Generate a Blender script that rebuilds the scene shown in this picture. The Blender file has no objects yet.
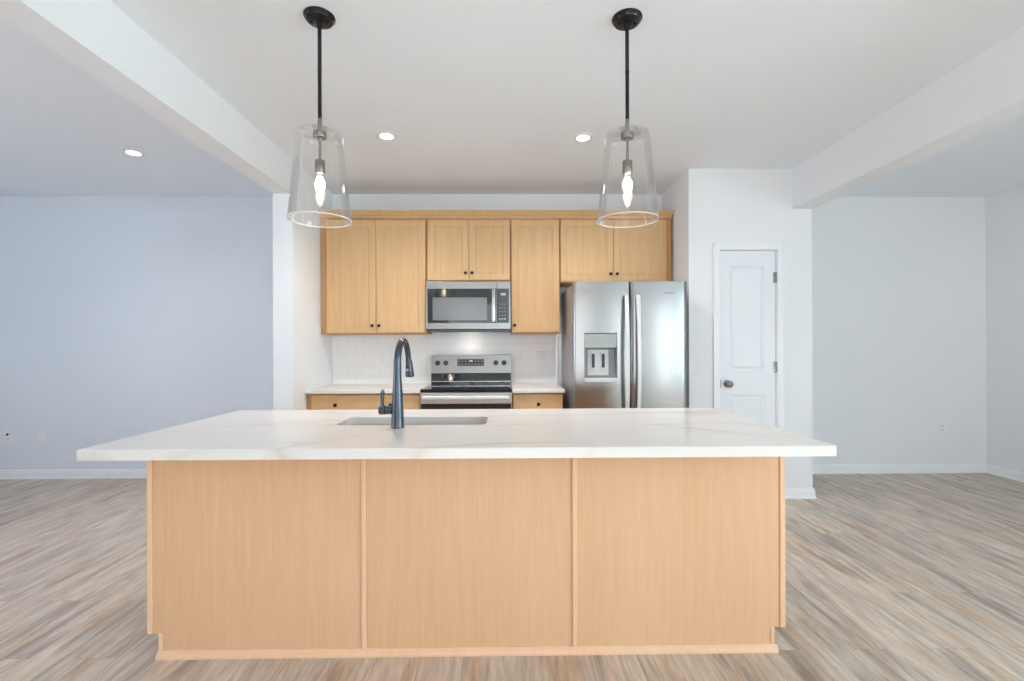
import bpy, bmesh, math
from mathutils import Vector
R = math.radians
S = bpy.context.scene
COL = S.collection
PI = math.pi

# ------------------------------------------------------------------ camera, world, light, exposure
cam_d = bpy.data.cameras.new('camera')
cam = bpy.data.objects.new('camera', cam_d); COL.objects.link(cam)
cam.location = (0, 0, 1.283)
cam.rotation_euler = (R(90), R(0.18), -R(0.72))
cam_d.sensor_width = 36; cam_d.lens = 36 * 478 / 1024
cam_d.shift_y = 4.5 / 1024
cam_d.clip_start = 0.05
S.camera = cam
S.view_settings.view_transform = 'Standard'
S.view_settings.look = 'None'
S.view_settings.gamma = 1
S.view_settings.use_curve_mapping = False
S.view_settings.exposure = 0.34
S.cycles.diffuse_bounces = 8

wd = bpy.data.worlds.new('sky'); S.world = wd; wd.use_nodes = True
bg = wd.node_tree.nodes['Background']
bg.inputs['Color'].default_value = (0.80, 0.90, 1.0, 1); bg.inputs['Strength'].default_value = 1.6

def area(name, loc, rot, sx, sy, power, color):
    l = bpy.data.lights.new(name, 'AREA'); l.shape = 'RECTANGLE'; l.size = sx; l.size_y = sy
    l.energy = power; l.color = color
    o = bpy.data.objects.new(name, l); COL.objects.link(o); o.location = loc; o.rotation_euler = rot
    return o
# daylight arriving at the window openings (placed just outside the glass)
area('daylight_rear', (-0.1, -3.45, 1.35), (R(90), 0, 0), 2.7, 2.2, 20, (1.0, 0.985, 0.96))
area('daylight_rear_right', (3.85, -3.45, 1.3), (R(90), 0, 0), 0.9, 1.9, 20, (0.84, 0.95, 1.0))
area('daylight_left', (-5.75, 0.6, 1.45), (R(90), 0, -R(90)), 2.6, 1.5, 50, (0.70, 0.81, 1.0))
area('daylight_right', (5.05, -0.9, 1.4), (R(90), 0, R(90)), 2.8, 1.7, 185, (0.60, 0.88, 1.0))
sun_d = bpy.data.lights.new('sun', 'SUN'); sun_d.energy = 18; sun_d.angle = R(2); sun_d.color = (1.0, 0.98, 0.97)
sun = bpy.data.objects.new('sun', sun_d); COL.objects.link(sun)
sun.rotation_euler = Vector((0.14, 0.66, -0.56)).to_track_quat('-Z', 'Y').to_euler()     # through the right and rear windows onto the floor out of frame

# ------------------------------------------------------------------ materials
def newmat(name):
    m = bpy.data.materials.new(name); m.use_nodes = True
    nt = m.node_tree; b = nt.nodes['Principled BSDF']
    return m, nt, b
def N(nt, t, **kw):
    n = nt.nodes.new(t)
    for k, v in kw.items(): setattr(n, k, v)
    return n
def srgb(r, g, b):
    f = lambda c: (c / 255 / 12.92) if c / 255 <= 0.04045 else ((c / 255 + 0.055) / 1.055) ** 2.4
    return (f(r), f(g), f(b), 1)
def ramp(nt, pts):
    n = N(nt, 'ShaderNodeValToRGB'); el = n.color_ramp.elements
    while len(el) < len(pts): el.new(0.5)
    for e, (p, c) in zip(el, pts): e.position = p; e.color = c
    return n
def coords(nt, scale, rot=(0, 0, 0), kind='Object'):
    tc = N(nt, 'ShaderNodeTexCoord'); mp = N(nt, 'ShaderNodeMapping')
    mp.inputs['Scale'].default_value = scale; mp.inputs['Rotation'].default_value = rot
    nt.links.new(tc.outputs[kind], mp.inputs['Vector']); return mp
def mixc(nt, fac, a, b, mode='MIX'):
    n = N(nt, 'ShaderNodeMix', data_type='RGBA', blend_type=mode)
    L = nt.links.new
    for i, v in ((0, fac), (6, a), (7, b)):
        if hasattr(v, 'is_output'): L(v, n.inputs[i])
        else: n.inputs[i].default_value = v
    return n.outputs[2]
def bump(nt, b, h, strength, dist=0.002):
    n = N(nt, 'ShaderNodeBump'); n.inputs['Strength'].default_value = strength; n.inputs['Distance'].default_value = dist
    nt.links.new(h, n.inputs['Height']); nt.links.new(n.outputs[0], b.inputs['Normal'])

def paint(name, col, rough=0.6, tex=0.04):
    m, nt, b = newmat(name)
    mp = coords(nt, (1, 1, 1)); n = N(nt, 'ShaderNodeTexNoise'); n.inputs['Scale'].default_value = 260
    nt.links.new(mp.outputs[0], n.inputs['Vector'])
    n2 = N(nt, 'ShaderNodeTexNoise'); n2.inputs['Scale'].default_value = 0.9
    nt.links.new(mp.outputs[0], n2.inputs['Vector'])
    c = [x for x in col[:3]]
    r = ramp(nt, [(0.3, (*[x * 0.975 for x in c], 1)), (0.7, (*c, 1))])
    nt.links.new(n2.outputs[0], r.inputs[0]); nt.links.new(r.outputs[0], b.inputs['Base Color'])
    b.inputs['Roughness'].default_value = rough
    b.inputs['Specular IOR Level'].default_value = 0.3
    if tex: bump(nt, b, n.outputs[0], tex)
    return m
def plain(name, col, rough=0.4, metal=0.0, spec=0.5, grain=None, k=0.97, aniso=0.0):
    m, nt, b = newmat(name)
    b.inputs['Metallic'].default_value = metal; b.inputs['Roughness'].default_value = rough
    b.inputs['Specular IOR Level'].default_value = spec
    mp = coords(nt, grain or (8, 8, 8)); n = N(nt, 'ShaderNodeTexNoise'); n.inputs['Scale'].default_value = 1.0
    n.inputs['Detail'].default_value = 3
    nt.links.new(mp.outputs[0], n.inputs['Vector'])
    if aniso:
        b.inputs['Anisotropic'].default_value = aniso; tg = N(nt, 'ShaderNodeTangent', direction_type='RADIAL', axis='Z'); nt.links.new(tg.outputs[0], b.inputs['Tangent'])
    r = ramp(nt, [(0.3, (*[x * k for x in col[:3]], 1)), (0.7, (*col[:3], 1))])
    nt.links.new(n.outputs[0], r.inputs[0]); nt.links.new(r.outputs[0], b.inputs['Base Color'])
    if grain:
        rr = N(nt, 'ShaderNodeMapRange'); rr.inputs['To Min'].default_value = rough - 0.012; rr.inputs['To Max'].default_value = rough + 0.012
        nt.links.new(n.outputs[0], rr.inputs['Value']); nt.links.new(rr.outputs[0], b.inputs['Roughness'])
    return m
def wood(name, light, dark, seed=0.0, rough=0.42):
    m, nt, b = newmat(name)
    mp = coords(nt, (38, 38, 2.2)); mp.inputs['Location'].default_value = (seed, seed, seed)
    n = N(nt, 'ShaderNodeTexNoise'); n.inputs['Scale'].default_value = 1; n.inputs['Detail'].default_value = 5; n.inputs['Distortion'].default_value = 0.4
    nt.links.new(mp.outputs[0], n.inputs['Vector'])
    mp2 = coords(nt, (2.4, 2.4, 0.5)); n2 = N(nt, 'ShaderNodeTexNoise'); n2.inputs['Scale'].default_value = 1
    mp2.inputs['Location'].default_value = (seed, 0, 3)
    nt.links.new(mp2.outputs[0], n2.inputs['Vector'])
    mp3 = coords(nt, (180, 180, 7)); n3 = N(nt, 'ShaderNodeTexNoise'); n3.inputs['Scale'].default_value = 1
    nt.links.new(mp3.outputs[0], n3.inputs['Vector'])
    r = ramp(nt, [(0.3, dark), (0.72, light)]); nt.links.new(n.outputs[0], r.inputs[0])
    r2 = ramp(nt, [(0.3, (0.95, 0.93, 0.91, 1)), (0.7, (1, 1, 1, 1))]); nt.links.new(n2.outputs[0], r2.inputs[0])
    r3 = ramp(nt, [(0.35, (0.965, 0.96, 0.95, 1)), (0.6, (1, 1, 1, 1))]); nt.links.new(n3.outputs[0], r3.inputs[0])
    c = mixc(nt, 1.0, r.outputs[0], r2.outputs[0], 'MULTIPLY'); c = mixc(nt, 1.0, c, r3.outputs[0], 'MULTIPLY')
    nt.links.new(c, b.inputs['Base Color']); b.inputs['Roughness'].default_value = rough
    b.inputs['Specular IOR Level'].default_value = 0.35
    return m
def planks(name):
    m, nt, b = newmat(name); L = nt.links.new
    tc = N(nt, 'ShaderNodeTexCoord'); sep = N(nt, 'ShaderNodeSeparateXYZ'); L(tc.outputs['Object'], sep.inputs[0])
    cmb = N(nt, 'ShaderNodeCombineXYZ'); L(sep.outputs['Y'], cmb.inputs['X']); L(sep.outputs['X'], cmb.inputs['Y'])
    br = N(nt, 'ShaderNodeTexBrick'); L(cmb.outputs[0], br.inputs['Vector'])
    br.inputs['Color1'].default_value = (0, 0, 0, 1); br.inputs['Color2'].default_value = (1, 1, 1, 1)
    br.inputs['Mortar'].default_value = (0.5, 0.5, 0.5, 1)
    br.inputs['Scale'].default_value = 1; br.inputs['Brick Width'].default_value = 1.22; br.inputs['Row Height'].default_value = 0.178
    br.inputs['Mortar Size'].default_value = 0.0009; br.inputs['Mortar Smooth'].default_value = 0; br.offset = 0.37
    # long streaks in the grain, shifted plank by plank
    off = N(nt, 'ShaderNodeVectorMath', operation='MULTIPLY'); off.inputs[1].default_value = (1.2, 1.7, 0.5); L(br.outputs['Color'], off.inputs[0])
    def streak(sc, det, dist):
        mp = N(nt, 'ShaderNodeMapping'); mp.inputs['Scale'].default_value = sc; L(tc.outputs['Object'], mp.inputs['Vector'])
        ad = N(nt, 'ShaderNodeVectorMath', operation='ADD'); L(mp.outputs[0], ad.inputs[0]); L(off.outputs[0], ad.inputs[1])
        n = N(nt, 'ShaderNodeTexNoise'); n.inputs['Scale'].default_value = 1; n.inputs['Detail'].default_value = det; n.inputs['Distortion'].default_value = dist
        L(ad.outputs[0], n.inputs['Vector']); return n.outputs[0]
    a = streak((17, 2.0, 1), 9, 1.8); c = streak((85, 9.0, 1), 8, 1.6); d = streak((7, 1.5, 2), 5, 1.2); e = streak((10, 1.1, 3), 6, 1.2)
    r = ramp(nt, [(0.30, srgb(182, 168, 157)), (0.44, srgb(202, 187, 173)), (0.56, srgb(214, 200, 185)), (0.70, srgb(226, 213, 198))]); L(a, r.inputs[0])
    r2 = ramp(nt, [(0.30, (0.84, 0.82, 0.80, 1)), (0.58, (1, 1, 1, 1))]); L(c, r2.inputs[0])
    r3 = ramp(nt, [(0.54, (1, 1, 1, 1)), (0.66, (0.95, 0.82, 0.70, 1))]); L(d, r3.inputs[0])
    r4 = ramp(nt, [(0.0, (0.94, 0.935, 0.93, 1)), (1.0, (1.02, 1.01, 1.0, 1))]); L(br.outputs['Color'], r4.inputs[0])
    col = mixc(nt, 1.0, r.outputs[0], r2.outputs[0], 'MULTIPLY'); col = mixc(nt, 1.0, col, r3.outputs[0], 'MULTIPLY'); col = mixc(nt, 1.0, col, r4.outputs[0], 'MULTIPLY')
    r5 = ramp(nt, [(0.34, (0.70, 0.69, 0.72, 1)), (0.48, (1, 1, 1, 1))]); L(e, r5.inputs[0]); col = mixc(nt, 1.0, col, r5.outputs[0], 'MULTIPLY')
    col = mixc(nt, br.outputs['Fac'], col, srgb(158, 146, 134))
    L(col, b.inputs['Base Color']); b.inputs['Roughness'].default_value = 0.42; b.inputs['Specular IOR Level'].default_value = 0.4
    return m
def quartz(name):
    m, nt, b = newmat(name); L = nt.links.new
    def vein(scale, rot, loc, w, seed, lo, hi):
        mp = coords(nt, scale, rot); mp.inputs['Location'].default_value = loc
        n = N(nt, 'ShaderNodeTexNoise'); n.inputs['Scale'].default_value = 1.0; n.inputs['Detail'].default_value = 4
        n.inputs['Distortion'].default_value = 0.5; n.inputs['Roughness'].default_value = 0.42; L(mp.outputs[0], n.inputs['Vector'])
        s = N(nt, 'ShaderNodeMath', operation='SUBTRACT'); s.inputs[1].default_value = 0.5; L(n.outputs[0], s.inputs[0])
        ab = N(nt, 'ShaderNodeMath', operation='ABSOLUTE'); L(s.outputs[0], ab.inputs[0])
        r = ramp(nt, [(0.0, (1, 1, 1, 1)), (w * 0.35, (0.35, 0.35, 0.35, 1)), (w, (0, 0, 0, 1))]); L(ab.outputs[0], r.inputs[0])
        n2 = N(nt, 'ShaderNodeTexNoise'); n2.inputs['Scale'].default_value = 1.9; L(mp.outputs[0], n2.inputs['Vector'])
        r2 = ramp(nt, [(lo, (0, 0, 0, 1)), (hi, (0.6, 0.6, 0.6, 1))]); L(n2.outputs[0], r2.inputs[0])
        f = N(nt, 'ShaderNodeMath', operation='MULTIPLY'); L(r.outputs[0], f.inputs[0]); L(r2.outputs[0], f.inputs[1]); return f.outputs[0]
    f1 = vein((0.55, 2.2, 1), (0, 0, 0.45), (3.1, 0.35, 0), 0.040, 0, 0.38, 0.55)
    f2 = vein((0.7, 1.8, 1), (0, 0, 0.25), (9.4, 5.2, 2), 0.024, 0, 0.45, 0.62)
    col = mixc(nt, f1, srgb(228, 222, 217), srgb(204, 180, 158)); col = mixc(nt, f2, col, srgb(196, 182, 172))
    L(col, b.inputs['Base Color']); b.inputs['Roughness'].default_value = 0.20; b.inputs['Specular IOR Level'].default_value = 0.4
    return m
def subway(name):
    m, nt, b = newmat(name); L = nt.links.new
    tc = N(nt, 'ShaderNodeTexCoord'); sep = N(nt, 'ShaderNodeSeparateXYZ'); L(tc.outputs['Object'], sep.inputs[0])
    cmb = N(nt, 'ShaderNodeCombineXYZ'); L(sep.outputs['X'], cmb.inputs['X']); L(sep.outputs['Z'], cmb.inputs['Y'])
    br = N(nt, 'ShaderNodeTexBrick'); L(cmb.outputs[0], br.inputs['Vector'])
    br.inputs['Color1'].default_value = srgb(243, 243, 243); br.inputs['Color2'].default_value = srgb(246, 246, 246)
    br.inputs['Mortar'].default_value = srgb(232, 232, 231)
    br.inputs['Scale'].default_value = 1; br.inputs['Brick Width'].default_value = 0.1524; br.inputs['Row Height'].default_value = 0.0762
    br.inputs['Mortar Size'].default_value = 0.0016
    L(br.outputs['Color'], b.inputs['Base Color']); b.inputs['Roughness'].default_value = 0.22
    inv = N(nt, 'ShaderNodeMath', operation='SUBTRACT'); inv.inputs[0].default_value = 1; L(br.outputs['Fac'], inv.inputs[1])
    bump(nt, b, inv.outputs[0], 0.12, 0.001)
    return m
def thinglass(name, tint=(1, 1, 1, 1), k=1.0, base=0.04):
    m = bpy.data.materials.new(name); m.use_nodes = True; nt = m.node_tree; nt.nodes.clear(); L = nt.links.new
    out = N(nt, 'ShaderNodeOutputMaterial'); mix = N(nt, 'ShaderNodeMixShader')
    tr = N(nt, 'ShaderNodeBsdfTransparent'); tr.inputs[0].default_value = tint
    gl = N(nt, 'ShaderNodeBsdfGlossy'); gl.inputs['Roughness'].default_value = 0.03; gl.inputs[0].default_value = (1, 1, 1, 1)
    lw = N(nt, 'ShaderNodeLayerWeight'); lw.inputs['Blend'].default_value = 0.25
    ma = N(nt, 'ShaderNodeMath', operation='MULTIPLY_ADD'); ma.inputs[1].default_value = k; ma.inputs[2].default_value = base; ma.use_clamp = True
    L(lw.outputs['Fresnel'], ma.inputs[0]); L(ma.outputs[0], mix.inputs[0]); L(tr.outputs[0], mix.inputs[1]); L(gl.outputs[0], mix.inputs[2])
    L(mix.outputs[0], out.inputs[0]); return m
def emit(name, col, s):
    m, nt, b = newmat(name)
    b.inputs['Base Color'].default_value = col; b.inputs['Emission Color'].default_value = col; b.inputs['Emission Strength'].default_value = s
    return m

M = {}
M['wall'] = paint('wall_paint', srgb(238, 239, 241))
M['wall_blue'] = paint('side_wall_paint', srgb(229, 234, 243))
M['ceiling'] = paint('ceiling_paint', srgb(238, 242, 247), 0.8)
M['trim'] = paint('trim_paint', srgb(243, 244, 247), 0.35, 0)
M['door'] = paint('door_paint', srgb(236, 239, 243), 0.38, 0)
M['floor'] = planks('vinyl_plank')
M['maple'] = wood('maple', srgb(221, 185, 140), srgb(212, 173, 127), 0.0)
M['maple_frame'] = wood('maple_frame', srgb(206, 158, 112), srgb(194, 145, 99), 9.0)
M['maple_island'] = wood('maple_island', srgb(230, 187, 149), srgb(225, 180, 141), 5.0)
M['maple_edge'] = wood('maple_edge', srgb(241, 200, 166), srgb(236, 193, 157), 2.0, 0.3)  # paler, pinker trim maple with the mouldings' highlight line put into its colour
M['quartz'] = quartz('veined_quartz')
M['tile'] = subway('subway_tile')
M['steel'] = plain('brushed_steel', (0.37, 0.365, 0.36), 0.30, 1.0, 0.5, (3, 3, 300), 0.97)
M['steel_light'] = plain('brushed_steel_oven', (0.60, 0.60, 0.60), 0.42, 0.85, 0.5, (3, 3, 300), 0.97)
M['steel_v'] = plain('brushed_steel_fridge', (0.375, 0.36, 0.348), 0.21, 1.0, 0.5, (2, 2, 420), 0.975, 0.6)
M['steel_sink'] = plain('satin_steel', (0.52, 0.50, 0.47), 0.34, 1.0, 0.5, (200, 3, 3))
M['chrome'] = plain('polished_steel', (0.55, 0.55, 0.56), 0.22, 1.0)
M['handle'] = plain('satin_steel_handle', (0.74, 0.75, 0.76), 0.5, 0.45)
M['nickel'] = plain('brushed_nickel', (0.27, 0.255, 0.235), 0.32, 1.0)
M['black_metal'] = plain('matte_black_metal', (0.010, 0.011, 0.012), 0.22, 0.0, 0.35)
M['gun'] = plain('slate_black_metal', (0.085, 0.097, 0.115), 0.25, 0.75)
M['bronze'] = plain('dark_bronze', (0.025, 0.020, 0.018), 0.35, 0.6)
M['blackglass'] = plain('black_glass', (0.012, 0.013, 0.015), 0.06, 0.0, 0.8)
M['window_mesh'] = plain('grey_oven_glass', (0.17, 0.18, 0.185), 0.12, 0.0, 0.8)
M['panel_dark'] = plain('dark_panel', (0.055, 0.065, 0.075), 0.25)
M['dark'] = plain('dark_plastic', (0.02, 0.02, 0.022), 0.5)
M['fridge_side'] = plain('grey_cabinet_side', (0.40, 0.39, 0.40), 0.42, 0.3)
M['disp'] = plain('dispenser_grey', (0.24, 0.25, 0.26), 0.35, 0.3)
M['disp_panel'] = plain('dispenser_panel_grey', (0.40, 0.43, 0.41), 0.35, 0.3)
M['disp_light'] = plain('dispenser_light', (0.66, 0.68, 0.68), 0.4)
M['paddle'] = plain('paddle_navy', (0.035, 0.038, 0.06), 0.35)
M['white_plastic'] = plain('white_plastic', srgb(238, 239, 240), 0.35)
M['icon'] = plain('pale_print', (0.55, 0.58, 0.60), 0.5)
M['glass'] = thinglass('clear_glass', (0.995, 0.995, 0.993, 1), 0.50, 0.015)
M['glass_rim'] = plain('glass_edge_whitened', (0.93, 0.93, 0.92), 0.12)  # light gathered along the glass edge is put into this white base colour
M['glass_rim'].node_tree.nodes['Principled BSDF'].inputs['Alpha'].default_value = 0.7
M['pane'] = thinglass('window_glass', (0.97, 0.98, 0.98, 1), 0.6, 0.02)
M['bulb_glass'] = thinglass('bulb_glass', (0.99, 0.97, 0.93, 1), 0.6, 0.10)
M['fil'] = emit('filament_glow', (1.0, 0.86, 0.66, 1), 22)
M['led'] = emit('led_glow', (1.0, 0.93, 0.84, 1), 9)

# ------------------------------------------------------------------ helpers
W = {}
def thing(name, label, cat, loc=(0, 0, 0), group=None, kind=None):
    o = bpy.data.objects.new(name, None); COL.objects.link(o); o.location = loc; o.empty_display_size = 0.1
    W[o] = Vector(loc)
    if label: o['label'] = label
    if cat: o['category'] = cat
    if group: o['group'] = group
    if kind: o['kind'] = kind
    return o
def build(name, bm, mat, parent=None, smooth=False, label=None, loc=None):
    bmesh.ops.recalc_face_normals(bm, faces=bm.faces[:])
    origin = Vector((0, 0, 0)) if parent is None else W[parent]
    own = Vector(loc) if (parent is None and loc) else origin
    for v in bm.verts: v.co -= own
    me = bpy.data.meshes.new(name); bm.to_mesh(me); bm.free(); me.materials.append(M[mat])
    if smooth:
        for p in me.polygons: p.use_smooth = True
        try: me.set_sharp_from_angle(angle=R(35))
        except Exception: pass
    o = bpy.data.objects.new(name, me); COL.objects.link(o)
    if parent is not None: o.parent = parent
    elif loc: o.location = loc
    W[o] = own
    if label: o['label'] = label
    return o
def tag(o, label, cat, group=None):
    o['label'] = label; o['category'] = cat
    if group: o['group'] = group
    return o
def struct(name, bm, mat, parent=None, smooth=False):
    o = build(name, bm, mat, parent, smooth)
    if parent is None: o['kind'] = 'structure'
    return o
def copy_tree(o, parent=None):
    c = o.copy(); COL.objects.link(c)
    if parent is not None: c.parent = parent
    for ch in list(o.children): copy_tree(ch, c)
    return c
def nb(): return bmesh.new()
def box(bm, x0, x1, y0, y1, z0, z1, bev=0.0, seg=2):
    t = bmesh.new()
    vs = [t.verts.new((x, y, z)) for x in (x0, x1) for y in (y0, y1) for z in (z0, z1)]
    for f in ((0, 1, 3, 2), (4, 6, 7, 5), (0, 4, 5, 1), (2, 3, 7, 6), (0, 2, 6, 4), (1, 5, 7, 3)): t.faces.new([vs[i] for i in f])
    bmesh.ops.recalc_face_normals(t, faces=t.faces[:])
    if bev: bmesh.ops.bevel(t, geom=t.edges[:], offset=bev, segments=seg, affect='EDGES', profile=0.5)
    merge(bm, t); return bm
def merge(bm, t):
    mp = {v: bm.verts.new(v.co) for v in t.verts}
    for f in t.faces:
        try: bm.faces.new([mp[v] for v in f.verts])
        except ValueError: pass
    t.free()
def rings(bm, loops, cap0=True, cap1=True):
    """loops: lists of 3-D points, equal length; skin them and cap the ends"""
    R_ = [[bm.verts.new(p) for p in l] for l in loops]
    n = len(R_[0])
    for a, b in zip(R_, R_[1:]):
        for i in range(n): bm.faces.new((a[i], a[(i + 1) % n], b[(i + 1) % n], b[i]))
    if cap0: bm.faces.new(R_[0][::-1])
    if cap1: bm.faces.new(R_[-1])
    return bm
def rect_y(x0, x1, z0, z1, i, y): return [(x0 + i, y, z0 + i), (x1 - i, y, z0 + i), (x1 - i, y, z1 - i), (x0 + i, y, z1 - i)]
def shaker(x0, x1, z0, z1, yf, th=0.020, stile=0.056, rec=0.009):
    """five-piece door seen from -Y: eased edge, flat frame, small bead, recessed panel"""
    bm = nb()
    rings(bm, [rect_y(x0, x1, z0, z1, 0, yf + th), rect_y(x0, x1, z0, z1, 0, yf + 0.003), rect_y(x0, x1, z0, z1, 0.003, yf),
               rect_y(x0, x1, z0, z1, stile, yf), rect_y(x0, x1, z0, z1, stile + 0.004, yf + 0.004),
               rect_y(x0, x1, z0, z1, stile + 0.009, yf + 0.0045), rect_y(x0, x1, z0, z1, stile + 0.012, yf + rec)])
    return bm
def circ(c, r, axis, n=32, rx=None):
    out = []
    for i in range(n):
        a = 2 * PI * i / n; p, q = r * math.cos(a), (rx or r) * math.sin(a)
        out.append((c[0] + p, c[1] + q, c[2]) if axis == 'z' else ((c[0] + p, c[1], c[2] + q) if axis == 'y' else (c[0], c[1] + p, c[2] + q)))
    return out
def lathe(bm, c, prof, axis='z', n=32, cap0=True, cap1=True):
    """prof: (radius, offset along axis)"""
    L = []
    for r, h in prof:
        cc = [*c]; cc['xyz'.index(axis)] += h; L.append(circ(cc, max(r, 1e-4), axis, n))
    return rings(bm, L, cap0, cap1)
def tube(bm, pts, rad, n=16, flat=None):
    """pts 3-D, rad number or list; parallel-transport frame; flat=(a,b) for a rectangular-ish section"""
    pts = [Vector(p) for p in pts]; k = len(pts)
    rad = rad if isinstance(rad, (list, tuple)) else [rad] * k
    up = Vector((1, 0, 0)); L = []
    t0 = (pts[1] - pts[0]).normalized()
    if abs(t0.dot(up)) > 0.9: up = Vector((0, 0, 1))
    for i, p in enumerate(pts):
        t = (pts[min(i + 1, k - 1)] - pts[max(i - 1, 0)]).normalized()
        a = (up - t * up.dot(t)).normalized(); b = t.cross(a); up = a
        L.append([p + (a * math.cos(2 * PI * j / n) + b * math.sin(2 * PI * j / n)) * rad[i] for j in range(n)])
    return rings(bm, L)
def knob(x, z, y, parent, mat='bronze', r=0.0155):
    bm = nb(); lathe(bm, (x, y, z), [(0.009, 0), (0.007, -0.004), (0.0055, -0.010), (r * 0.8, -0.014), (r, -0.019), (r * 0.95, -0.024), (r * 0.6, -0.028), (0.001, -0.029)], 'y', 24)
    return build('knob', bm, mat, parent, True)

# ------------------------------------------------------------------ room shell
H = 2.743; YB = 4.63; YR2 = 4.70; XL = -5.4; XR = 4.78; YR = -3.2   # YR2: back wall of the side rooms
KX0, KX1 = -1.667, 1.52           # kitchen niche
PX1, PY = 2.55, 3.95              # pantry block
struct('floor', box(nb(), XL - .2, XR + .2, YR - .2, YB + .3, -0.08, 0), 'floor')
struct('ceiling', box(nb(), XL - .2, XR + .2, YR - .2, YB + .3, H, H + 0.1), 'ceiling')
bm = nb(); box(bm, -1.82, 2.55, YB, YB + 0.18, 0, H); struct('wall_back', bm, 'wall')
struct('wall_back_left', box(nb(), XL - .2, -1.82, YR2, YB + 0.18, 0, H), 'wall_blue')
struct('wall_back_right', box(nb(), PX1, XR + .2, YR2, YB + 0.18, 0, H), 'wall')
struct('wall_partition_left', box(nb(), -1.82, KX0, 3.76, YB, 0, H), 'wall')
# pantry block with a door opening
DX0, DX1, DZ = 1.776, 2.250, 2.066
bm = nb(); box(bm, KX1, DX0, PY, PY + .11, 0, H); box(bm, DX1, PX1, PY, PY + .11, 0, H); box(bm, DX0, DX1, PY, PY + .11, DZ, H)
box(bm, KX1, KX1 + .11, PY + .11, YB, 0, H); box(bm, PX1 - .11, PX1, PY + .11, YB, 0, H)
bmesh.ops.remove_doubles(bm, verts=bm.verts[:], dist=1e-5)
struct('wall_pantry', bm, 'wall')
# dropped beams
struct('trim_1', box(nb(), -1.82, KX0, YR, 3.76, 2.472, H), 'wall')
struct('trim_2', box(nb(), 2.386, PX1, YR, PY, 2.41, H), 'wall')

def wall_with_openings(name, axis, c0, c1, a0, a1, openings, mat):
    """axis 'x': wall runs along x between y=c0..c1; openings = (a0, a1, z0, z1)"""
    bm = nb()
    def bx(p, q, z0, z1):
        if q - p < 1e-4 or z1 - z0 < 1e-4: return
        if axis == 'x': box(bm, p, q, c0, c1, z0, z1)
        else: box(bm, c0, c1, p, q, z0, z1)
    cur = a0
    for p, q, z0, z1 in sorted(openings):
        bx(cur, p, 0, H); bx(p, q, 0, z0); bx(p, q, z1, H); cur = q
    bx(cur, a1, 0, H)
    return struct(name, bm, mat)
rear = [(-1.45, 1.25, 0.06, 2.34), (3.40, 4.30, 0.30, 2.25)]
wall_with_openings('wall_rear', 'x', YR - .12, YR, XL - .2, XR + .2, rear, 'wall')
left = [(-0.7, 1.9, 0.70, 2.20)]; right = [(-2.4, 0.1, 0.55, 2.25)]
wall_with_openings('wall_left', 'y', XL - .12, XL, YR, YR2, left, 'wall_blue')
wall_with_openings('wall_right', 'y', XR, XR + .12, YR, YR2, right, 'wall')
def window(name, axis, c, p, q, z0, z1, muntins):
    w = thing(name, None, None, ((p + q) / 2, c, z0) if axis == 'x' else (c, (p + q) / 2, z0), kind='structure')
    bm = nb()
    def bx(m, a, b, z0_, z1_, d):
        if axis == 'x': box(m, a, b, c - d, c + d, z0_, z1_)
        else: box(m, c - d, c + d, a, b, z0_, z1_)
    f = 0.05
    bx(bm, p, q, z0, z0 + f, .04); bx(bm, p, q, z1 - f, z1, .04); bx(bm, p, p + f, z0 + f, z1 - f, .04); bx(bm, q - f, q, z0 + f, z1 - f, .04)
    for k in range(1, muntins):
        x = p + (q - p) * k / muntins; bx(bm, x - .03, x + .03, z0 + f, z1 - f, .035)
    build('window_frame', bm, 'trim', w)
    g = nb(); bx(g, p + f, q - f, z0 + f, z1 - f, .003); build('pane', g, 'pane', w)
window('window_1', 'x', YR - .06, *rear[0], 3); window('window_2', 'x', YR - .06, *rear[1], 1)
window('window_3', 'y', XL - .06, *left[0], 2); window('window_4', 'y', XR + .06, *right[0], 3)

def base_prof(d0):  # profile (distance from wall, z)
    return [(0, 0), (0.020, 0), (0.020, 0.012), (0.014, 0.020), (0.014, 0.060), (0.011, 0.068), (0.010, 0.078), (0.004, 0.086), (0, 0.088)]
def baseboard(name, a, b, nrm, e0=0, e1=0):
    """from a to b on the floor, nrm towards the room; e0/e1 = mitre growth at each end"""
    a, b, nrm = Vector((*a, 0)), Vector((*b, 0)), Vector((*nrm, 0)); d = (b - a).normalized()
    bm = nb(); L = []
    for P, e, s in ((a, e0, -1), (b, e1, 1)):
        L.append([P + nrm * x + d * s * x * e + Vector((0, 0, z)) for x, z in base_prof(0)])
    rings(bm, L); return struct(name, bm, 'trim')
baseboard('baseboard_back_left', (XL, YR2), (-1.82, YR2), (0, -1), -1, -1)
baseboard('baseboard_back_right', (PX1, YR2), (XR, YR2), (0, -1), -1, -1)
baseboard('baseboard_right', (XR, YR2), (XR, YR), (-1, 0), -1, -1)
baseboard('baseboard_left', (XL, YR2), (XL, YR), (1, 0), -1, -1)
baseboard('baseboard_pantry_front', (2.305, PY), (PX1, PY), (0, -1), 0, 1)
baseboard('baseboard_pantry_side', (PX1, PY), (PX1, YR2), (1, 0), 1, -1)
baseboard('baseboard_pantry_corner', (KX1, PY), (1.722, PY), (0, -1), 0, 0)
baseboard('baseboard_partition', (-1.82, 3.76), (-1.82, YR2), (-1, 0), 1, -1)
baseboard('baseboard_partition_end', (-1.82, 3.76), (KX0, 3.76), (0, -1), 1, 1)

# tile backsplash
struct('wall_backsplash', box(nb(), KX0, 0.486, YB - .009, YB, 0.914, 1.42), 'tile')
struct('trim_3', box(nb(), 0.486, 0.50, YB - .013, YB, 0.90, 1.42, .002), 'trim')

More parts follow.
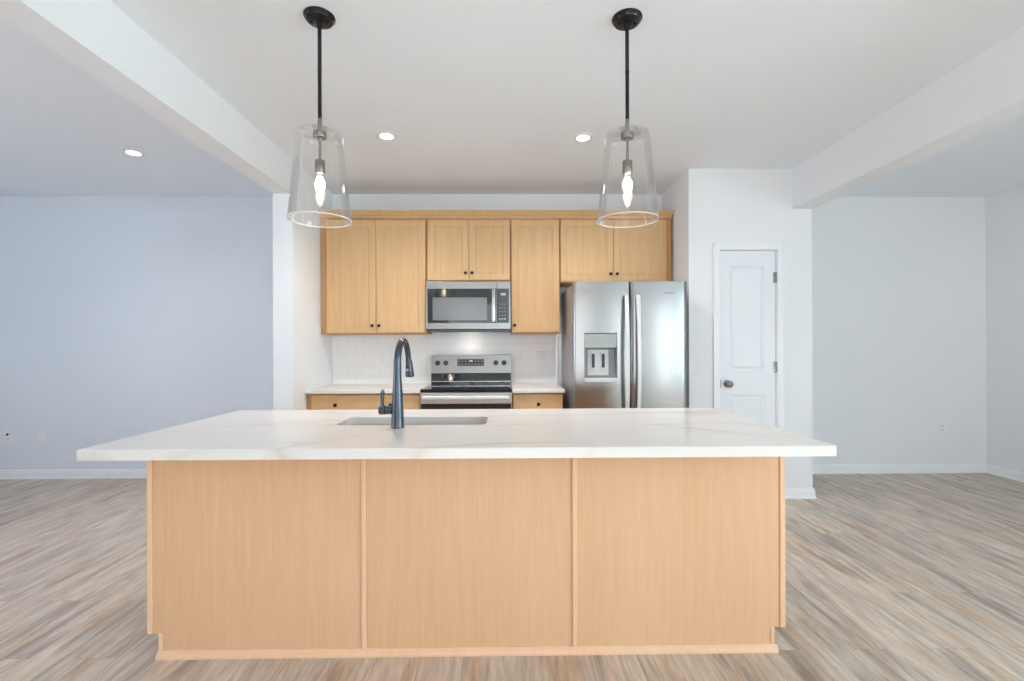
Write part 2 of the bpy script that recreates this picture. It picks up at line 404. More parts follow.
# pantry door
d = thing('door_1', None, None, ((DX0 + DX1) / 2, PY, 0), kind='structure')
bm = nb()
cw = 0.058
for (x0, x1, z0, z1) in ((DX0 - cw, DX0 - .004, 0, DZ + cw), (DX1 + .004, DX1 + cw, 0, DZ + cw), (DX0 - .004, DX1 + .004, DZ + .002, DZ + cw)):
    box(bm, x0, x1, PY - .016, PY, z0, z1, .003)
box(bm, DX0 - cw + .0, DX0 - cw + .014, PY - .020, PY - .014, 0, DZ + cw, .002)
box(bm, DX1 + cw - .014, DX1 + cw, PY - .020, PY - .014, 0, DZ + cw, .002)
box(bm, DX0 - cw, DX1 + cw, PY - .020, PY - .014, DZ + cw - .014, DZ + cw, .002)
build('casing', bm, 'trim', d)
bm = nb()
box(bm, DX0 - .001, DX0 + .002, PY + .004, PY + .10, 0, DZ); box(bm, DX1 - .002, DX1 + .001, PY + .004, PY + .10, 0, DZ); box(bm, DX0, DX1, PY + .004, PY + .10, DZ - .002, DZ + .001)
build('jamb', bm, 'trim', d)
bm = nb(); X0, X1, Z0, Z1 = DX0 + .005, DX1 - .006, .012, DZ - .006; yf = PY + .006; th = .035; st = .088
P = [(.20, .862), (1.065, Z1 - .125)]
box(bm, X0, X0 + st, yf, yf + th, Z0, Z1); box(bm, X1 - st, X1, yf, yf + th, Z0, Z1)
zc = Z0
for a, b_ in P + [(Z1, None)]:
    box(bm, X0 + st, X1 - st, yf, yf + th, zc, a); zc = b_
for a, b_ in P:
    rr = lambda i, y: rect_y(X0 + st, X1 - st, a, b_, i, y)
    rings(bm, [rr(0, yf + th), rr(0, yf), rr(.010, yf + .009), rr(.016, yf + .009), rr(.034, yf + .002)])
slab = build('door_slab', bm, 'door', d)
bm = nb(); kx, kz = X0 + .058, .955
lathe(bm, (kx, yf, kz), [(.031, 0), (.031, -.004), (.027, -.009), (.012, -.012), (.011, -.034), (.020, -.040), (.027, -.052), (.026, -.062), (.016, -.070), (.001, -.072)], 'y', 32)
build('door_knob', bm, 'nickel', d, True)
bm = nb(); box(bm, X0 - .004, X0 + .006, yf - .002, yf + .02, kz - .035, kz + .035, .001); build('latch_plate', bm, 'nickel', d)
for hz in (1.839, 1.094, .22):
    bm = nb(); lathe(bm, (DX1 - .002, PY - .001, hz - .045), [(.006, 0), (.006, .09)], 'z', 12); box(bm, DX1 - .022, DX1 - .002, PY + .002, PY + .006, hz - .044, hz + .044)
    build('hinge', bm, 'nickel', d)

# ------------------------------------------------------------------ island
IX0, IX1, IY0, IY1 = -1.481, 1.166, 1.990, 2.735
CT0, CT1 = 0.876, 0.914
isl = thing('kitchen_island', 'long maple kitchen island base with three flat back panels under the overhanging quartz slab', 'island', (-.16, 2.36, 0))
bm = nb(); sx0, sx1 = -.84, -.05
box(bm, IX0 + .006, sx0, IY0 + .006, IY1 - .02, .098, CT0); box(bm, sx1, IX1 - .006, IY0 + .006, IY1 - .02, .098, CT0)
box(bm, sx0, sx1, IY0 + .006, IY0 + .10, .098, CT0); box(bm, sx0, sx1, IY1 - .10, IY1 - .02, .098, CT0); box(bm, sx0, sx1, IY0 + .10, IY1 - .10, .098, .55); box(bm, IX0 + .048, IX1 - .048, IY0 + .006, IY1 - .075, 0, .098)
build('cabinet_box', bm, 'maple_island', isl)
seams = [IX0 + .022, -.590, .283, IX1 - .022]
for i in range(3):
    a, b_ = seams[i] + (.001 if i == 0 else .011), seams[i + 1] - (.001 if i == 2 else .011)
    bm = nb()
    if i == 1: box(bm, a, b_, IY0, IY0 + .006, .0, CT0 - .001)
    else:
        # outer panels are notched over the recessed toe space
        na, nc = (IX0 + .048, b_) if i == 0 else (a, IX1 - .048)
        box(bm, a, b_, IY0, IY0 + .006, .098, CT0 - .001); box(bm, na, nc, IY0, IY0 + .006, 0, .098)
    build('back_panel', bm, 'maple_island', isl)
for sx in seams[1:3]:
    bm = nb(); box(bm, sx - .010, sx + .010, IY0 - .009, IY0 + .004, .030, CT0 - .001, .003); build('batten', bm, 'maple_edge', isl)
for x0, x1 in ((IX0, IX0 + .022), (IX1 - .022, IX1)):
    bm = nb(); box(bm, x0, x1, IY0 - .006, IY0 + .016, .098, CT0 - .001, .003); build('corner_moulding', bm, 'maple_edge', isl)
    bm = nb()
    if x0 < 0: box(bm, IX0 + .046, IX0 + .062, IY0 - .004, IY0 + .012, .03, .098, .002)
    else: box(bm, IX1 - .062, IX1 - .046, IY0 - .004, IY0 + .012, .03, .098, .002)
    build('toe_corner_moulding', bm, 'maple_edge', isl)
    bm = nb(); xx = (IX0, IX0 + .006) if x0 < 0 else (IX1 - .006, IX1)
    box(bm, *xx, IY0 + .016, IY1 - .02, .098, CT0 - .001, .001); build('end_panel', bm, 'maple_island', isl)
bm = nb()
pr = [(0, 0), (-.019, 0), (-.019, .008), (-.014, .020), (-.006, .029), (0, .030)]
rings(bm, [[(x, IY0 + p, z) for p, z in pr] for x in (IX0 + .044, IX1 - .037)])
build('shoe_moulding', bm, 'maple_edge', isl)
n = 4
for i in range(n):
    a = IX0 + .02 + (IX1 - IX0 - .04) * i / n; b_ = IX0 + .02 + (IX1 - IX0 - .04) * (i + 1) / n
    bm = nb(); t = shaker(a + .002, b_ - .002, .115, CT0 - .02, 0)
    for v in t.verts: v.co.y = IY1 - .0 - v.co.y
    dd = build('door', t, 'maple_island', isl); bm.free()

# countertop with a sink cut-out
SX0, SX1, SY0, SY1 = -.797, -.093, 2.225, 2.468
TX0, TX1, TY0, TY1 = -1.530, 1.200, 1.718, 2.765
def rrect(x0, x1, y0, y1, r, z, seg=6):
    out = []
    for cx, cy, a0 in ((x1 - r, y1 - r, 0), (x0 + r, y1 - r, 90), (x0 + r, y0 + r, 180), (x1 - r, y0 + r, 270)):
        for k in range(seg + 1):
            a = R(a0 + 90 * k / seg); out.append((cx + r * math.cos(a), cy + r * math.sin(a), z))
    return out
def slab_with_hole(name, x0, x1, y0, y1, z0, z1, hole, mat, parent=None, loc=None):
    bm = nb()
    e = .003
    outer = [rrect(x0, x1, y0, y1, .006, z0), rrect(x0, x1, y0, y1, .006, z1 - e), rrect(x0 + e, x1 - e, y0 + e, y1 - e, .005, z1)]
    V = [[bm.verts.new(p) for p in l] for l in outer]
    k = len(V[0])
    for a, b in zip(V, V[1:]):
        for i in range(k): bm.faces.new((a[i], a[(i + 1) % k], b[(i + 1) % k], b[i]))
    hx0, hx1, hy0, hy1, r = hole
    Hh = [[bm.verts.new(p) for p in rrect(hx0, hx1, hy0, hy1, r, z)] for z in (z1, z0)]
    for i in range(k): bm.faces.new((Hh[0][i], Hh[0][(i + 1) % k], Hh[1][(i + 1) % k], Hh[1][i]))
    for i in range(k):
        bm.faces.new((V[2][i], V[2][(i + 1) % k], Hh[0][(i + 1) % k], Hh[0][i]))
        bm.faces.new((V[0][i], V[0][(i + 1) % k], Hh[1][(i + 1) % k], Hh[1][i]))
    return build(name, bm, mat, parent, loc=loc)
ct = slab_with_hole('island_countertop', TX0, TX1, TY0, TY1, CT0, CT1, (SX0, SX1, SY0, SY1, .03), 'quartz', loc=((TX0 + TX1) / 2, 2.24, CT0))
tag(ct, 'long white quartz island countertop with faint tan veins and a sink cut-out', 'countertop')

sk = thing('sink', 'stainless steel undermount sink set into the island countertop behind the faucet', 'sink', ((SX0 + SX1) / 2, (SY0 + SY1) / 2, .68))
bm = nb()
o_ = .006
rings(bm, [rrect(SX0 - .02, SX1 + .02, SY0 - .02, SY1 + .02, .04, CT0 - .001), rrect(SX0 - o_, SX1 + o_, SY0 - o_, SY1 + o_, .034, CT0 - .001),
           rrect(SX0 - o_, SX1 + o_, SY0 - o_, SY1 + o_, .034, .71), rrect(SX0 + .01, SX1 - .01, SY0 + .01, SY1 - .01, .03, .692), rrect(SX0 + .04, SX1 - .04, SY0 + .04, SY1 - .04, .02, .686)],
      cap0=False)
build('basin', bm, 'steel_sink', sk, True)
bm = nb(); lathe(bm, ((SX0 + SX1) / 2, (SY0 + SY1) / 2, .687), [(.045, 0), (.045, .003), (.032, .004), (.028, .001), (.001, .001)], 'z', 32); build('drain', bm, 'chrome', sk, True)

# faucet
FX, FY = -.487, 2.150
fa = thing('faucet', 'tall slate-black pull-down gooseneck faucet standing on the island countertop', 'faucet', (FX, FY, CT1))
bm = nb(); z = CT1
lathe(bm, (FX, FY, z), [(.0300, 0), (.0300, .006), (.0285, .010), (.0278, .04), (.0250, .11), (.0210, .18), (.0182, .215)], 'z', 36)
build('faucet_body', bm, 'gun', fa, True)
pts = [(FX, FY, z + .213), (FX, FY, z + .26), (FX, FY, z + .30)]
rc = .082
for k in range(1, 15):
    a = PI * k / 14 * 0.96
    pts.append((FX + .0011 * k, FY + rc - rc * math.cos(a), z + .30 + rc * 1.10 * math.sin(a)))
pts.append((FX + .0165, pts[-1][1] + .004, z + .290))
rad = [.0181, .0172, .0166] + [.0162 - .0002 * k for k in range(1, 15)] + [.0140]
bm = nb(); tube(bm, pts, rad, 24); build('spout', bm, 'gun', fa, True)
hx, hy, hz0 = pts[-1]
hb = nb(); tube(hb, [(hx, hy, hz0 + .004), (hx + .001, hy + .003, hz0 - .012), (hx + .002, hy + .006, hz0 - .035), (hx + .003, hy + .009, hz0 - .066), (hx + .003, hy + .0095, hz0 - .073)], [.0150, .0165, .0185, .0215, .0195], 24)
hd = build('spray_head', hb, 'gun', fa, True)
for dz in (-.024, -.040):
    bm = nb(); lathe(bm, (hx - .004, hy + .006 - .0180 + dz * .05, hz0 + dz), [(.0055, 0.002), (.0055, -.003), (.004, -.004)], 'y', 16); build('button', bm, 'icon' if dz < -.03 else 'dark', hd, True)
bm = nb(); lathe(bm, (FX, FY, z + .079), [(.010, -.0235), (.0185, -.024), (.0185, -.052), (.017, -.0535)], 'x', 28, cap1=True); build('valve_collar', bm, 'gun', fa, True)
bm = nb(); lathe(bm, (FX, FY, z + .079), [(.0165, -.0535), (.0200, -.0545), (.0200, -.079), (.0175, -.0825), (.001, -.083)], 'x', 28)
tube(bm, [(FX - .068, FY, z + .090), (FX - .068, FY, z + .125), (FX - .066, FY - .004, z + .160), (FX - .064, FY - .006, z + .170)], [.0085, .0080, .0095, .0060], 16)
build('lever_handle', bm, 'gun', fa, True)

# ------------------------------------------------------------------ base cabinets and their tops
def base_cab(label, x0, x1, drawers, knobs, fill0=0.0):
    t = thing('base_cabinet', label, 'cabinet', ((x0 + x1) / 2, 4.32, 0), 'base cabinets under the back counter')
    bm = nb(); box(bm, x0, x1, 4.022, YB - .005, .10, .882); box(bm, x0, x1, 4.09, YB - .005, 0, .10); build('cabinet_box', bm, 'maple_frame', t)
    a, b_ = x0 + .006 + fill0, x1 - .006
    dr = nb(); rings(dr, [rect_y(a, b_, .715, .868, 0, 4.022), rect_y(a, b_, .715, .868, 0, 4.005), rect_y(a, b_, .715, .868, .003, 4.002)]); q = build('drawer', dr, 'maple', t)
    for k in knobs: knob(k, .788, 4.002, q)
    nd = 2 if x1 - x0 > .6 else 1
    for i in range(nd):
        p0 = a + (b_ - a) * i / nd + (.001 if i else 0); p1 = a + (b_ - a) * (i + 1) / nd - (.001 if i < nd - 1 else 0)
        q = build('door', shaker(p0, p1, .115, .708, 4.002), 'maple', t); knob((p1 - .03) if i == 0 else (p0 + .03), .66, 4.002, q)
    return t
base_cab('maple base cabinet left of the range, its wide drawer with two dark knobs', -1.660, -.716, 1, (-1.419, -.962), .03)
base_cab('narrow maple base cabinet between range and refrigerator, its drawer with one dark knob', .052, .478, 1, (.270,))
def run_top(x0, x1, label):
    bm = nb(); box(bm, x0, x1, 3.975, YB - .010, .884, CT1, .003)
    tag(build('quartz_countertop', bm, 'quartz', loc=((x0 + x1) / 2, 4.3, .884)), label, 'countertop', 'counter slabs on the back wall')
run_top(KX0 + .001, -.714, 'white quartz back countertop left of the range, against the tiled wall')
run_top(.050, .490, 'short white quartz countertop between the range and the refrigerator')

# ------------------------------------------------------------------ upper cabinets
UZ1, UF = 2.426, 4.300
def upper(label, x0, x1, z0, ndoors, knobside, a=None, b_=None):
    t = thing('upper_cabinet', label, 'cabinet', ((x0 + x1) / 2, 4.46, z0), 'upper cabinets on the back wall')
    bm = nb(); box(bm, x0, x1, UF + .020, YB - .001, z0, UZ1); build('cabinet_box', bm, 'maple_frame', t)
    a = x0 + .003 if a is None else a; b_ = x1 - .003 if b_ is None else b_
    for i in range(ndoors):
        p0 = a + (b_ - a) * i / ndoors + (.0015 if i else 0); p1 = a + (b_ - a) * (i + 1) / ndoors - (.0015 if i < ndoors - 1 else 0)
        q = build('door', shaker(p0, p1, z0 + .012, UZ1 - .018, UF), 'maple', t)
        right = (i == 0) if ndoors == 2 else (knobside == 'r')
        knob(p1 - .028 if right else p0 + .028, z0 + .075, UF, q, r=.0145)
    return t
upper('tall two-door maple upper cabinet at the left end, left of the microwave', -1.662, -.716, 1.385, 2, 'c', -1.607, -.722)
upper('short two-door maple upper cabinet directly above the microwave', -.712, .043, 1.855, 2, 'c', -.700, .038)
upper('tall single-door maple upper cabinet between the microwave and the refrigerator', .047, .486, 1.385, 1, 'l', .051, .482)
upper('short two-door maple upper cabinet directly above the refrigerator', .490, 1.503, 1.845, 2, 'c', .494, 1.452)
# crown moulding runs along the tops
bm = nb()
cp = [(.03, 2.4262), (-.012, 2.4262), (-.014, 2.436), (-.006, 2.438), (-.008, 2.446), (-.020, 2.452), (-.040, 2.470), (-.040, 2.474), (-.052, 2.476), (-.052, 2.488), (.03, 2.488)]
y0 = UF + .020
L = [[(KX0 + .001, y0 + p, z_) for p, z_ in cp], [(1.503 - p * .35, y0 + p, z_) for p, z_ in cp], [(1.503 - p * .35, YB - .001, z_) for p, z_ in cp]]
rings(bm, L)
tag(build('crown_moulding', bm, 'maple', loc=(-.08, 4.3, 2.4262)), 'maple crown moulding running along the tops of the upper cabinets', 'moulding')

# ------------------------------------------------------------------ microwave
mx0, mx1, mz0, mz1, my = -.709, .041, 1.412, 1.850, 4.262
mw = thing('microwave', 'stainless over-the-range microwave with black glass door under the short upper cabinet', 'microwave', ((mx0 + mx1) / 2, 4.44, mz0))
bm = nb(); box(bm, mx0 + .003, mx1 - .003, my + .035, YB - .010, mz0 + .004, mz1, .002); build('microwave_body', bm, 'fridge_side', mw)
dx1 = -.082   # door / control split
bm = nb(); box(bm, mx0, dx1 - .001, my, my + .034, mz0 + .012, mz1, .004); dr = build('door', bm, 'steel', mw)
bm = nb(); box(bm, mx0 + .012, dx1 - .004, my - .003, my + .001, mz0 + .068, mz1 - .064, .001); gw = build('black_glass', bm, 'blackglass', dr)
bm = nb(); box(bm, mx0 + .058, -.168, my - .0045, my - .0028, mz0 + .092, mz1 - .142, .0006); build('viewing_window', bm, 'window_mesh', dr)
bm = nb(); box(bm, -.126, -.092, my - .040, my - .022, mz0 + .074, mz1 - .070, .006, 3)
box(bm, -.117, -.101, my - .024, my - .002, mz0 + .085, mz0 + .105, .002); box(bm, -.117, -.101, my - .024, my - .002, mz1 - .105, mz1 - .085, .002)
build('door_handle', bm, 'chrome', dr, True)
bm = nb(); box(bm, dx1 + .001, mx1, my, my + .034, mz0 + .012, mz1, .004); cpn = build('control_panel', bm, 'steel', mw)
bm = nb(); box(bm, dx1 + .002, mx1 - .014, my - .003, my + .001, mz0 + .068, mz1 - .064, .001); build('keypad', bm, 'panel_dark', cpn, label='dark blue-black keypad glass')
bm = nb(); box(bm, -.046, -.002, my - .0042, my - .0028, mz1 - .124, mz1 - .104); build('display', bm, 'icon', cpn)
for r_ in range(5):
    for c_ in range(3):
        bm = nb(); x = -.062 + c_ * .024; zz = mz0 + .098 + r_ * .034
        box(bm, x, x + .012, my - .0040, my - .0029, zz, zz + (.012 if r_ == 0 else .004)); build('button', bm, 'icon' if r_ == 0 else 'fridge_side', cpn)
bm = nb(); box(bm, mx0 + .004, mx1 - .004, my + .006, my + .20, mz0 - .010, mz0 + .010, .003); build('vent_grille', bm, 'panel_dark', mw)
bm = nb(); box(bm, -.40, -.27, 4.44, 4.50, mz0 - .002, mz0 + .006, .001); build('cooktop_lamp', bm, 'led', mw)
lamp = bpy.data.lights.new('cooktop_light', 'SPOT'); lamp.energy = 1.5; lamp.color = (1.0, 0.78, 0.58); lamp.spot_size = R(150); lamp.spot_blend = 1; lamp.shadow_soft_size = 0.03
lo = bpy.data.objects.new('cooktop_light', lamp); COL.objects.link(lo); lo.parent = mw; lo.location = (0, .03, -.006)

# ------------------------------------------------------------------ range
rx0, rx1, rf = -.710, .047, 3.955
rg = thing('range', 'stainless electric range with black glass cooktop between the two back counters', 'range', ((rx0 + rx1) / 2, 4.27, 0))
bm = nb(); box(bm, rx0 + .003, rx1 - .003, rf + .045, YB - .015, .05, .895, .002); build('range_body', bm, 'fridge_side', rg)
bm = nb(); box(bm, rx0, rx1, rf + .010, 4.535, .892, .919, .004); build('cooktop', bm, 'blackglass', rg, label='black glass cooktop')
for bx_, by_, br_ in ((-.52, 4.13, .10), (-.14, 4.13, .085), (-.52, 4.38, .075), (-.14, 4.38, .09)):
    bm = nb(); lathe(bm, (bx_, by_, .9190), [(br_, 0), (br_, .0004), (br_ - .003, .0004), (br_ - .003, 0)], 'z', 40, False, False); build('burner_ring', bm, 'panel_dark', rg)
bm = nb()
def prism_x(bm, x0, x1, prof): return rings(bm, [[(x, y, z) for y, z in prof] for x in (x0, x1)])
prism_x(bm, rx0 + .002, rx1 - .002, [(4.600, .92), (4.600, 1.190), (4.565, 1.190), (4.556, 1.186), (4.536, 1.018), (4.548, 1.012), (4.548, .92)])
bgd = build('backguard', bm, 'steel', rg)
bm = nb(); prism_x(bm, rx0 + .003, rx1 - .003, [(4.549, 1.014), (4.536, 1.012), (4.520, .945), (4.549, .945)]); build('backguard_glass', bm, 'blackglass', bgd, label='black glass strip below the control fascia')
bm = nb(); prism_x(bm, rx0 + .003, rx1 - .003, [(4.549, .945), (4.515, .945), (4.515, .938), (4.549, .938)]); build('trim_strip', bm, 'chrome', bgd)
bm = nb(); prism_x(bm, rx0 + .003, rx1 - .003, [(4.549, .938), (4.522, .938), (4.522, .919), (4.549, .919)]); build('lower_strip', bm, 'blackglass', bgd)
slope = (4.556 - 4.536) / (1.186 - 1.018)
def onbg(z_): return 4.536 + (z_ - 1.018) * slope
bm = nb(); prism_x(bm, -.462, -.210, [(onbg(1.085) + .002, 1.085), (onbg(1.150) + .002, 1.150), (onbg(1.150) - .002, 1.150), (onbg(1.085) - .002, 1.085)]); dsp = build('display', bm, 'panel_dark', bgd)
for i in range(8):
    for j in range(2):
        x = -.452 + i * .031
        if 2 < i < 5 and j == 1: continue
        bm = nb(); zz = 1.097 + j * .030; prism_x(bm, x, x + .014, [(onbg(zz) - .0018, zz), (onbg(zz + .008) - .0018, zz + .008), (onbg(zz + .008) - .0030, zz + .008), (onbg(zz) - .003, zz)])
        build('touch_key', bm, 'nickel', bgd)
bm = nb(); prism_x(bm, -.352, -.318, [(onbg(1.125) - .0018, 1.125), (onbg(1.139) - .0018, 1.139), (onbg(1.139) - .003, 1.139), (onbg(1.125) - .003, 1.125)]); build('clock_digits', bm, 'icon', bgd)
for kx_ in (-.650, -.571, -.097, -.020):
    bm = nb(); c = (kx_, onbg(1.115), 1.115)
    lathe(bm, c, [(.024, .002), (.024, -.004), (.0205, -.006), (.019, -.026), (.016, -.029), (.001, -.029)], 'y', 32)
    box(bm, kx_ - .004, kx_ + .004, c[1] - .036, c[1] - .02, 1.115 - .018, 1.115 + .018, .001)
    build('control_knob', bm, 'panel_dark', bgd, True)
bm = nb(); box(bm, rx0 + .002, rx1 - .002, rf, rf + .044, .300, .888, .004); od = build('oven_door', bm, 'steel_light', rg)
bm = nb(); box(bm, rx0 + .006, rx1 - .006, rf - .004, rf + .002, .330, .800, .001); build('oven_window', bm, 'blackglass', od, label='black glass oven window')
bm = nb(); box(bm, rx0 + .025, rx1 - .025, rf - .052, rf - .032, .835, .868, .007, 3)
for x in (rx0 + .045, rx1 - .075): box(bm, x, x + .03, rf - .036, rf + .001, .842, .861, .002)
build('oven_handle', bm, 'handle', od, True)
bm = nb(); box(bm, rx0 + .002, rx1 - .002, rf, rf + .044, .07, .292, .004); build('storage_drawer', bm, 'steel', rg)
for x in (rx0 + .04, rx1 - .07):
    bm = nb(); lathe(bm, (x + .015, rf + .12, 0), [(.018, 0), (.018, .01), (.012, .012), (.012, .05)], 'z', 16); build('foot', bm, 'dark', rg)

# ------------------------------------------------------------------ refrigerator
fx0, fx1, ff, ft = .535, 1.442, 3.775, 1.785
fr = thing('refrigerator', 'stainless side-by-side refrigerator with in-door dispenser beside the pantry wall', 'refrigerator', ((fx0 + fx1) / 2, 4.2, 0))
bm = nb(); box(bm, fx0 + .004, fx1 - .004, ff + .075, YB - .03, .02, ft - .012, .006); build('fridge_body', bm, 'fridge_side', fr)
def bowed(bm, x0, x1, z0, z1, X0_, X1_, yb, yfr, bow=.010, n=14):
    """slab whose front is gently convex about the full door width X0_..X1_"""
    c, h = (X0_ + X1_) / 2, (X1_ - X0_) / 2
    def yy(x):
        u = (x - c) / h; return yfr + bow * u ** 2 + .012 * max(0, abs(u) - .955) / .045
    xs = [x0 + (x1 - x0) * i / n for i in range(n + 1)]
    prof = [(x, yy(x)) for x in xs] + [(x1, yb), (x0, yb)]
    rings(bm, [[(x, y, z0) for x, y in prof], [(x, y, z1) for x, y in prof]])
split = .990
hx0, hx1, hz0_, hz1_ = .620, .882, .988, 1.378
bm = nb(); A = (fx0, split - .004); yb_ = ff + .070
bowed(bm, A[0], hx0, .06, ft, *A, yb_, ff, n=10); bowed(bm, hx1, A[1], .06, ft, *A, yb_, ff, n=10)
bowed(bm, hx0, hx1, .06, hz0_, *A, yb_, ff); bowed(bm, hx0, hx1, hz1_, ft, *A, yb_, ff)
bmesh.ops.remove_doubles(bm, verts=bm.verts[:], dist=1e-5)
ld = build('freezer_door', bm, 'steel_v', fr, True)
bm = nb(); bowed(bm, split + .004, fx1, .06, ft, split + .004, fx1, yb_, ff, n=24); rd = build('fridge_door', bm, 'steel_v', fr, True)
def fhandle(x, dr):
    pts = []; bm = nb(); L = []
    zt, zb = 1.675, .62; n = 20
    for i in range(n + 1):
        t = i / n; z_ = zt + (zb - zt) * t; y = ff - .022 - .040 * math.sin(PI * t) ** .8
        L.append([(x - .0150, y + .009, z_), (x - .0150, y - .006, z_), (x - .011, y - .010, z_), (x + .011, y - .010, z_), (x + .0150, y - .006, z_), (x + .0150, y + .009, z_)])
    rings(bm, L)
    for z_ in (zt - .03, zb + .002): box(bm, x - .010, x + .010, ff - .024, ff + .003, z_, z_ + .026, .002)
    build('door_handle', bm, 'handle', dr, True)
fhandle(.950, ld); fhandle(1.042, rd)
dp = nb(); box(dp, hx0, hx1, ff + .058, ff + .068, hz0_, hz1_)       # recess back
box(dp, hx0, hx0 + .004, ff + .012, ff + .058, hz0_, hz1_); box(dp, hx1 - .004, hx1, ff + .012, ff + .058, hz0_, hz1_)
dsp = build('dispenser', dp, 'disp', ld)
bm = nb(); prism_x(bm, hx0 + .004, hx1 - .004, [(ff + .012, hz1_), (ff + .004, hz1_ - .01), (ff + .014, hz1_ - .118), (ff + .057, hz1_ - .130), (ff + .057, hz1_)]); build('dispenser_panel', bm, 'disp_panel', dsp, label='grey-green touch panel')
bm = nb()
for i in range(5): box(bm, hx0 + .060 + i * .030, hx0 + .072 + i * .030, ff + .006, ff + .012, hz1_ - .106, hz1_ - .100)
build('panel_marks', bm, 'icon', dsp)
bm = nb(); box(bm, hx0 + .035, hx1 - .060, ff + .050, ff + .058, hz0_ + .05, hz1_ - .135, .004); build('back_plate', bm, 'disp_light', dsp)
for px_ in (.075, .155):
    bm = nb(); box(bm, hx0 + px_ - .020, hx0 + px_ + .024, ff + .038, ff + .050, hz0_ + .090, hz1_ - .148, .005); q = build('paddle', bm, 'disp_light', dsp)
    bm = nb(); box(bm, hx0 + px_ - .010, hx0 + px_ + .014, ff + .034, ff + .0385, hz0_ + .112, hz1_ - .168, .002); build('paddle_pad', bm, 'paddle', q, label='dark navy pad')
bm = nb(); box(bm, hx0, hx1, ff - .004, ff + .058, hz0_, hz0_ + .028, .004); build('drip_tray', bm, 'disp_light', dsp)
bm = nb()
for i in range(9): box(bm, 1.255 + i * .0085, 1.255 + i * .0085 + .005, ff - .001, ff + .004, 1.686, 1.694 + (.004 if i in (0, 1, 4, 8) else 0))
build('badge', bm, 'nickel', rd)
bm = nb(); box(bm, fx0 + .02, fx1 - .02, ff + .02, ff + .07, .005, .055, .003); build('kick_grille', bm, 'dark', fr)
for x in (fx0 + .02, fx1 - .08):
    bm = nb(); box(bm, x, x + .06, ff + .05, ff + .13, ft - .012, ft + .006, .004); build('hinge_cover', bm, 'dark', fr)

# ------------------------------------------------------------------ pendants
def pendant(x, y, label):
    t = thing('pendant_light', label, 'pendant light', (x, y, H), 'glass pendants over the island')
    bm = nb(); lathe(bm, (x, y, H), [(.067, 0), (.067, -.006), (.060, -.012), (.056, -.020), (.030, -.026), (.014, -.030), (.011, -.045), (.001, -.045)], 'z', 48); cn = build('canopy', bm, 'black_metal', t, True)
    for s in (-1, 1):
        bm = nb(); lathe(bm, (x + s * .036, y, H - .020), [(.007, 0), (.007, -.008), (.004, -.011), (.001, -.011)], 'z', 16); build('canopy_screw', bm, 'black_metal', cn, True)
    bm = nb(); lathe(bm, (x, y, H), [(.0088, -.04), (.0088, -.235), (.0095, -.236), (.0095, -.244), (.0085, -.245), (.0085, -.455), (.001, -.455)], 'z', 20); build('rod', bm, 'black_metal', t, True)
    bm = nb(); lathe(bm, (x, y, 0), [(.009, 2.290), (.009, 2.230), (.028, 2.228), (.029, 2.224), (.029, 2.208), (.027, 2.204), (.0075, 2.200), (.0058, 2.194), (.0058, 2.112), (.010, 2.108), (.0205, 2.104), (.0215, 2.100), (.0215, 2.082), (.0205, 2.081), (.0215, 2.079), (.0215, 2.050), (.019, 2.046), (.001, 2.046)], 'z', 32)
    build('lamp_holder', bm, 'nickel', t, True)
    bm = nb(); lathe(bm, (x, y, 0), [(.013, 2.047), (.0135, 2.036), (.0205, 2.020), (.0265, 2.000), (.0255, 1.985), (.0205, 1.968), (.0160, 1.955), (.0115, 1.944), (.006, 1.937), (.001, 1.936)], 'z', 24)
    bl = build('bulb', bm, 'bulb_glass', t, True)
    bm = nb(); lathe(bm, (x, y, 0), [(.001, 2.036), (.009, 2.031), (.0180, 2.012), (.0205, 1.998), (.0175, 1.982), (.0115, 1.970), (.0120, 1.962), (.0095, 1.951), (.001, 1.946)], 'z', 24); build('filament', bm, 'fil', bl, True)
    # conical clear glass shade with rounded shoulder and an open foot
    out = [(.026, 2.2285), (.075, 2.2285), (.088, 2.2265), (.095, 2.221), (.0985, 2.211), (.100, 2.195), (.1345, 1.841)]
    inn = [(r_ - .0028, z_ - (.0025 if r_ < .095 else 0)) for r_, z_ in out[::-1]]
    bm = nb(); lathe(bm, (x, y, 0), out + inn, 'z', 64, False, False); sh = build('glass_shade', bm, 'glass', t, True)
    bm = nb(); k = 64
    pr_ = [(.1310, 1.8415), (.1350, 1.8415), (.1352, 1.8380), (.1310, 1.8380), (.1310, 1.8415)]
    lathe(bm, (x, y, 0), pr_, 'z', k, False, False); build('shade_rim', bm, 'glass_rim', sh, True)
    return t
p1 = pendant(-.823, 2.132, 'clear glass cone pendant on a black rod, left one, hanging above the sink')
p2 = copy_tree(p1); p2.location.x = .546
p2['label'] = 'clear glass cone pendant on a black rod, right one, nearer the refrigerator'

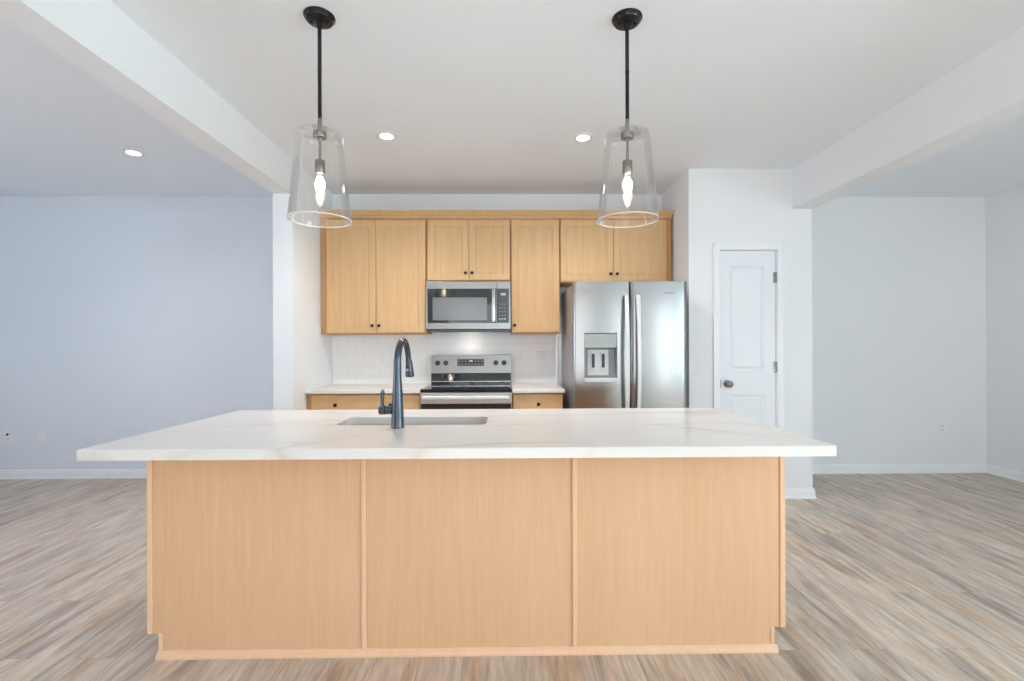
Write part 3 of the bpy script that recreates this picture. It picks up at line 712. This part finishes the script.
# recessed lights
def recessed(x, y, label):
    t = thing('recessed_light', label, 'ceiling light', (x, y, H), 'recessed ceiling lights')
    bm = nb(); lathe(bm, (x, y, H), [(.080, 0), (.080, -.003), (.074, -.006), (.050, -.005), (.044, -.002), (.044, 0)], 'z', 40, False, False); build('trim_ring', bm, 'white_plastic', t, True)
    bm = nb(); lathe(bm, (x, y, H), [(.044, -.001), (.044, -.0035), (.001, -.004)], 'z', 32); build('lens', bm, 'led', t, True)
    lamp = bpy.data.lights.new('led_light', 'SPOT'); lamp.energy = 82; lamp.color = (1.0, 0.97, 0.93); lamp.spot_size = R(140); lamp.spot_blend = 1.0; lamp.shadow_soft_size = 0.045
    lo = bpy.data.objects.new('led_light', lamp); COL.objects.link(lo); lo.parent = t; lo.location = (0, 0, -0.012)
    return t
r1 = recessed(-.828, 3.345, 'round recessed ceiling light just behind the left glass pendant')
for x, y, lab in ((.548, 3.365, 'round recessed ceiling light just behind the right glass pendant'), (-2.807, 3.645, 'round recessed ceiling light in the left room beyond the beam')):
    c = copy_tree(r1); c.location = (x, y, H); c['label'] = lab
    if x < -2:      # the side-room fixture is turned down
        for q in c.children:
            if q.type == 'LIGHT': q.data = q.data.copy(); q.data.energy = 22

# outlets
def outlet(x, y, z_, label, duplex=True):
    t = thing('wall_outlet', label, 'outlet', (x, y, z_), 'outlet and switch plates on the walls')
    bm = nb(); box(bm, x - .035, x + .035, y - .006, y, z_ - .057, z_ + .057, .003); pl = build('cover_plate', bm, 'white_plastic', t)
    if duplex:
        for dz in (-.020, .020):
            bm = nb(); lathe(bm, (x, y - .006, z_ + dz), [(.0165, 0), (.0165, -.002), (.015, -.003), (.001, -.003)], 'y', 24); rc_ = build('receptacle', bm, 'white_plastic', t, True)
            bm = nb()
            for dx in (-.006, .006): box(bm, x + dx - .0012, x + dx + .0012, y - .0098, y - .0088, z_ + dz - .002, z_ + dz + .006)
            lathe(bm, (x, y - .0088, z_ + dz - .008), [(.0022, 0), (.0022, -.001)], 'y', 10); build('slot', bm, 'dark', rc_)
    else:
        bm = nb(); box(bm, x - .016, x + .016, y - .009, y - .005, z_ - .033, z_ + .033, .002); build('rocker', bm, 'white_plastic', t)
    return t
yw = YR2
t = outlet(-4.83, yw, .41, 'white wall plate with a small black socket, leftmost on the left room wall')
bm = nb(); lathe(bm, (-4.83, yw - .009, .432), [(.010, 0), (.010, -.008), (.006, -.009)], 'y', 20); build('jack', bm, 'dark', t, True, label='small black jack')
outlet(-4.50, yw, .42, 'plain white plate low on the left room wall, nearer the island', False)
outlet(4.335, yw, .45, 'white duplex outlet low on the back wall of the right room')
outlet(-1.17, YB - .009, 1.165, 'white rocker plate on the tiled backsplash, seen left of the faucet', False)
outlet(.342, YB - .009, 1.165, 'white rocker plate on the tiled backsplash between range and refrigerator', False)
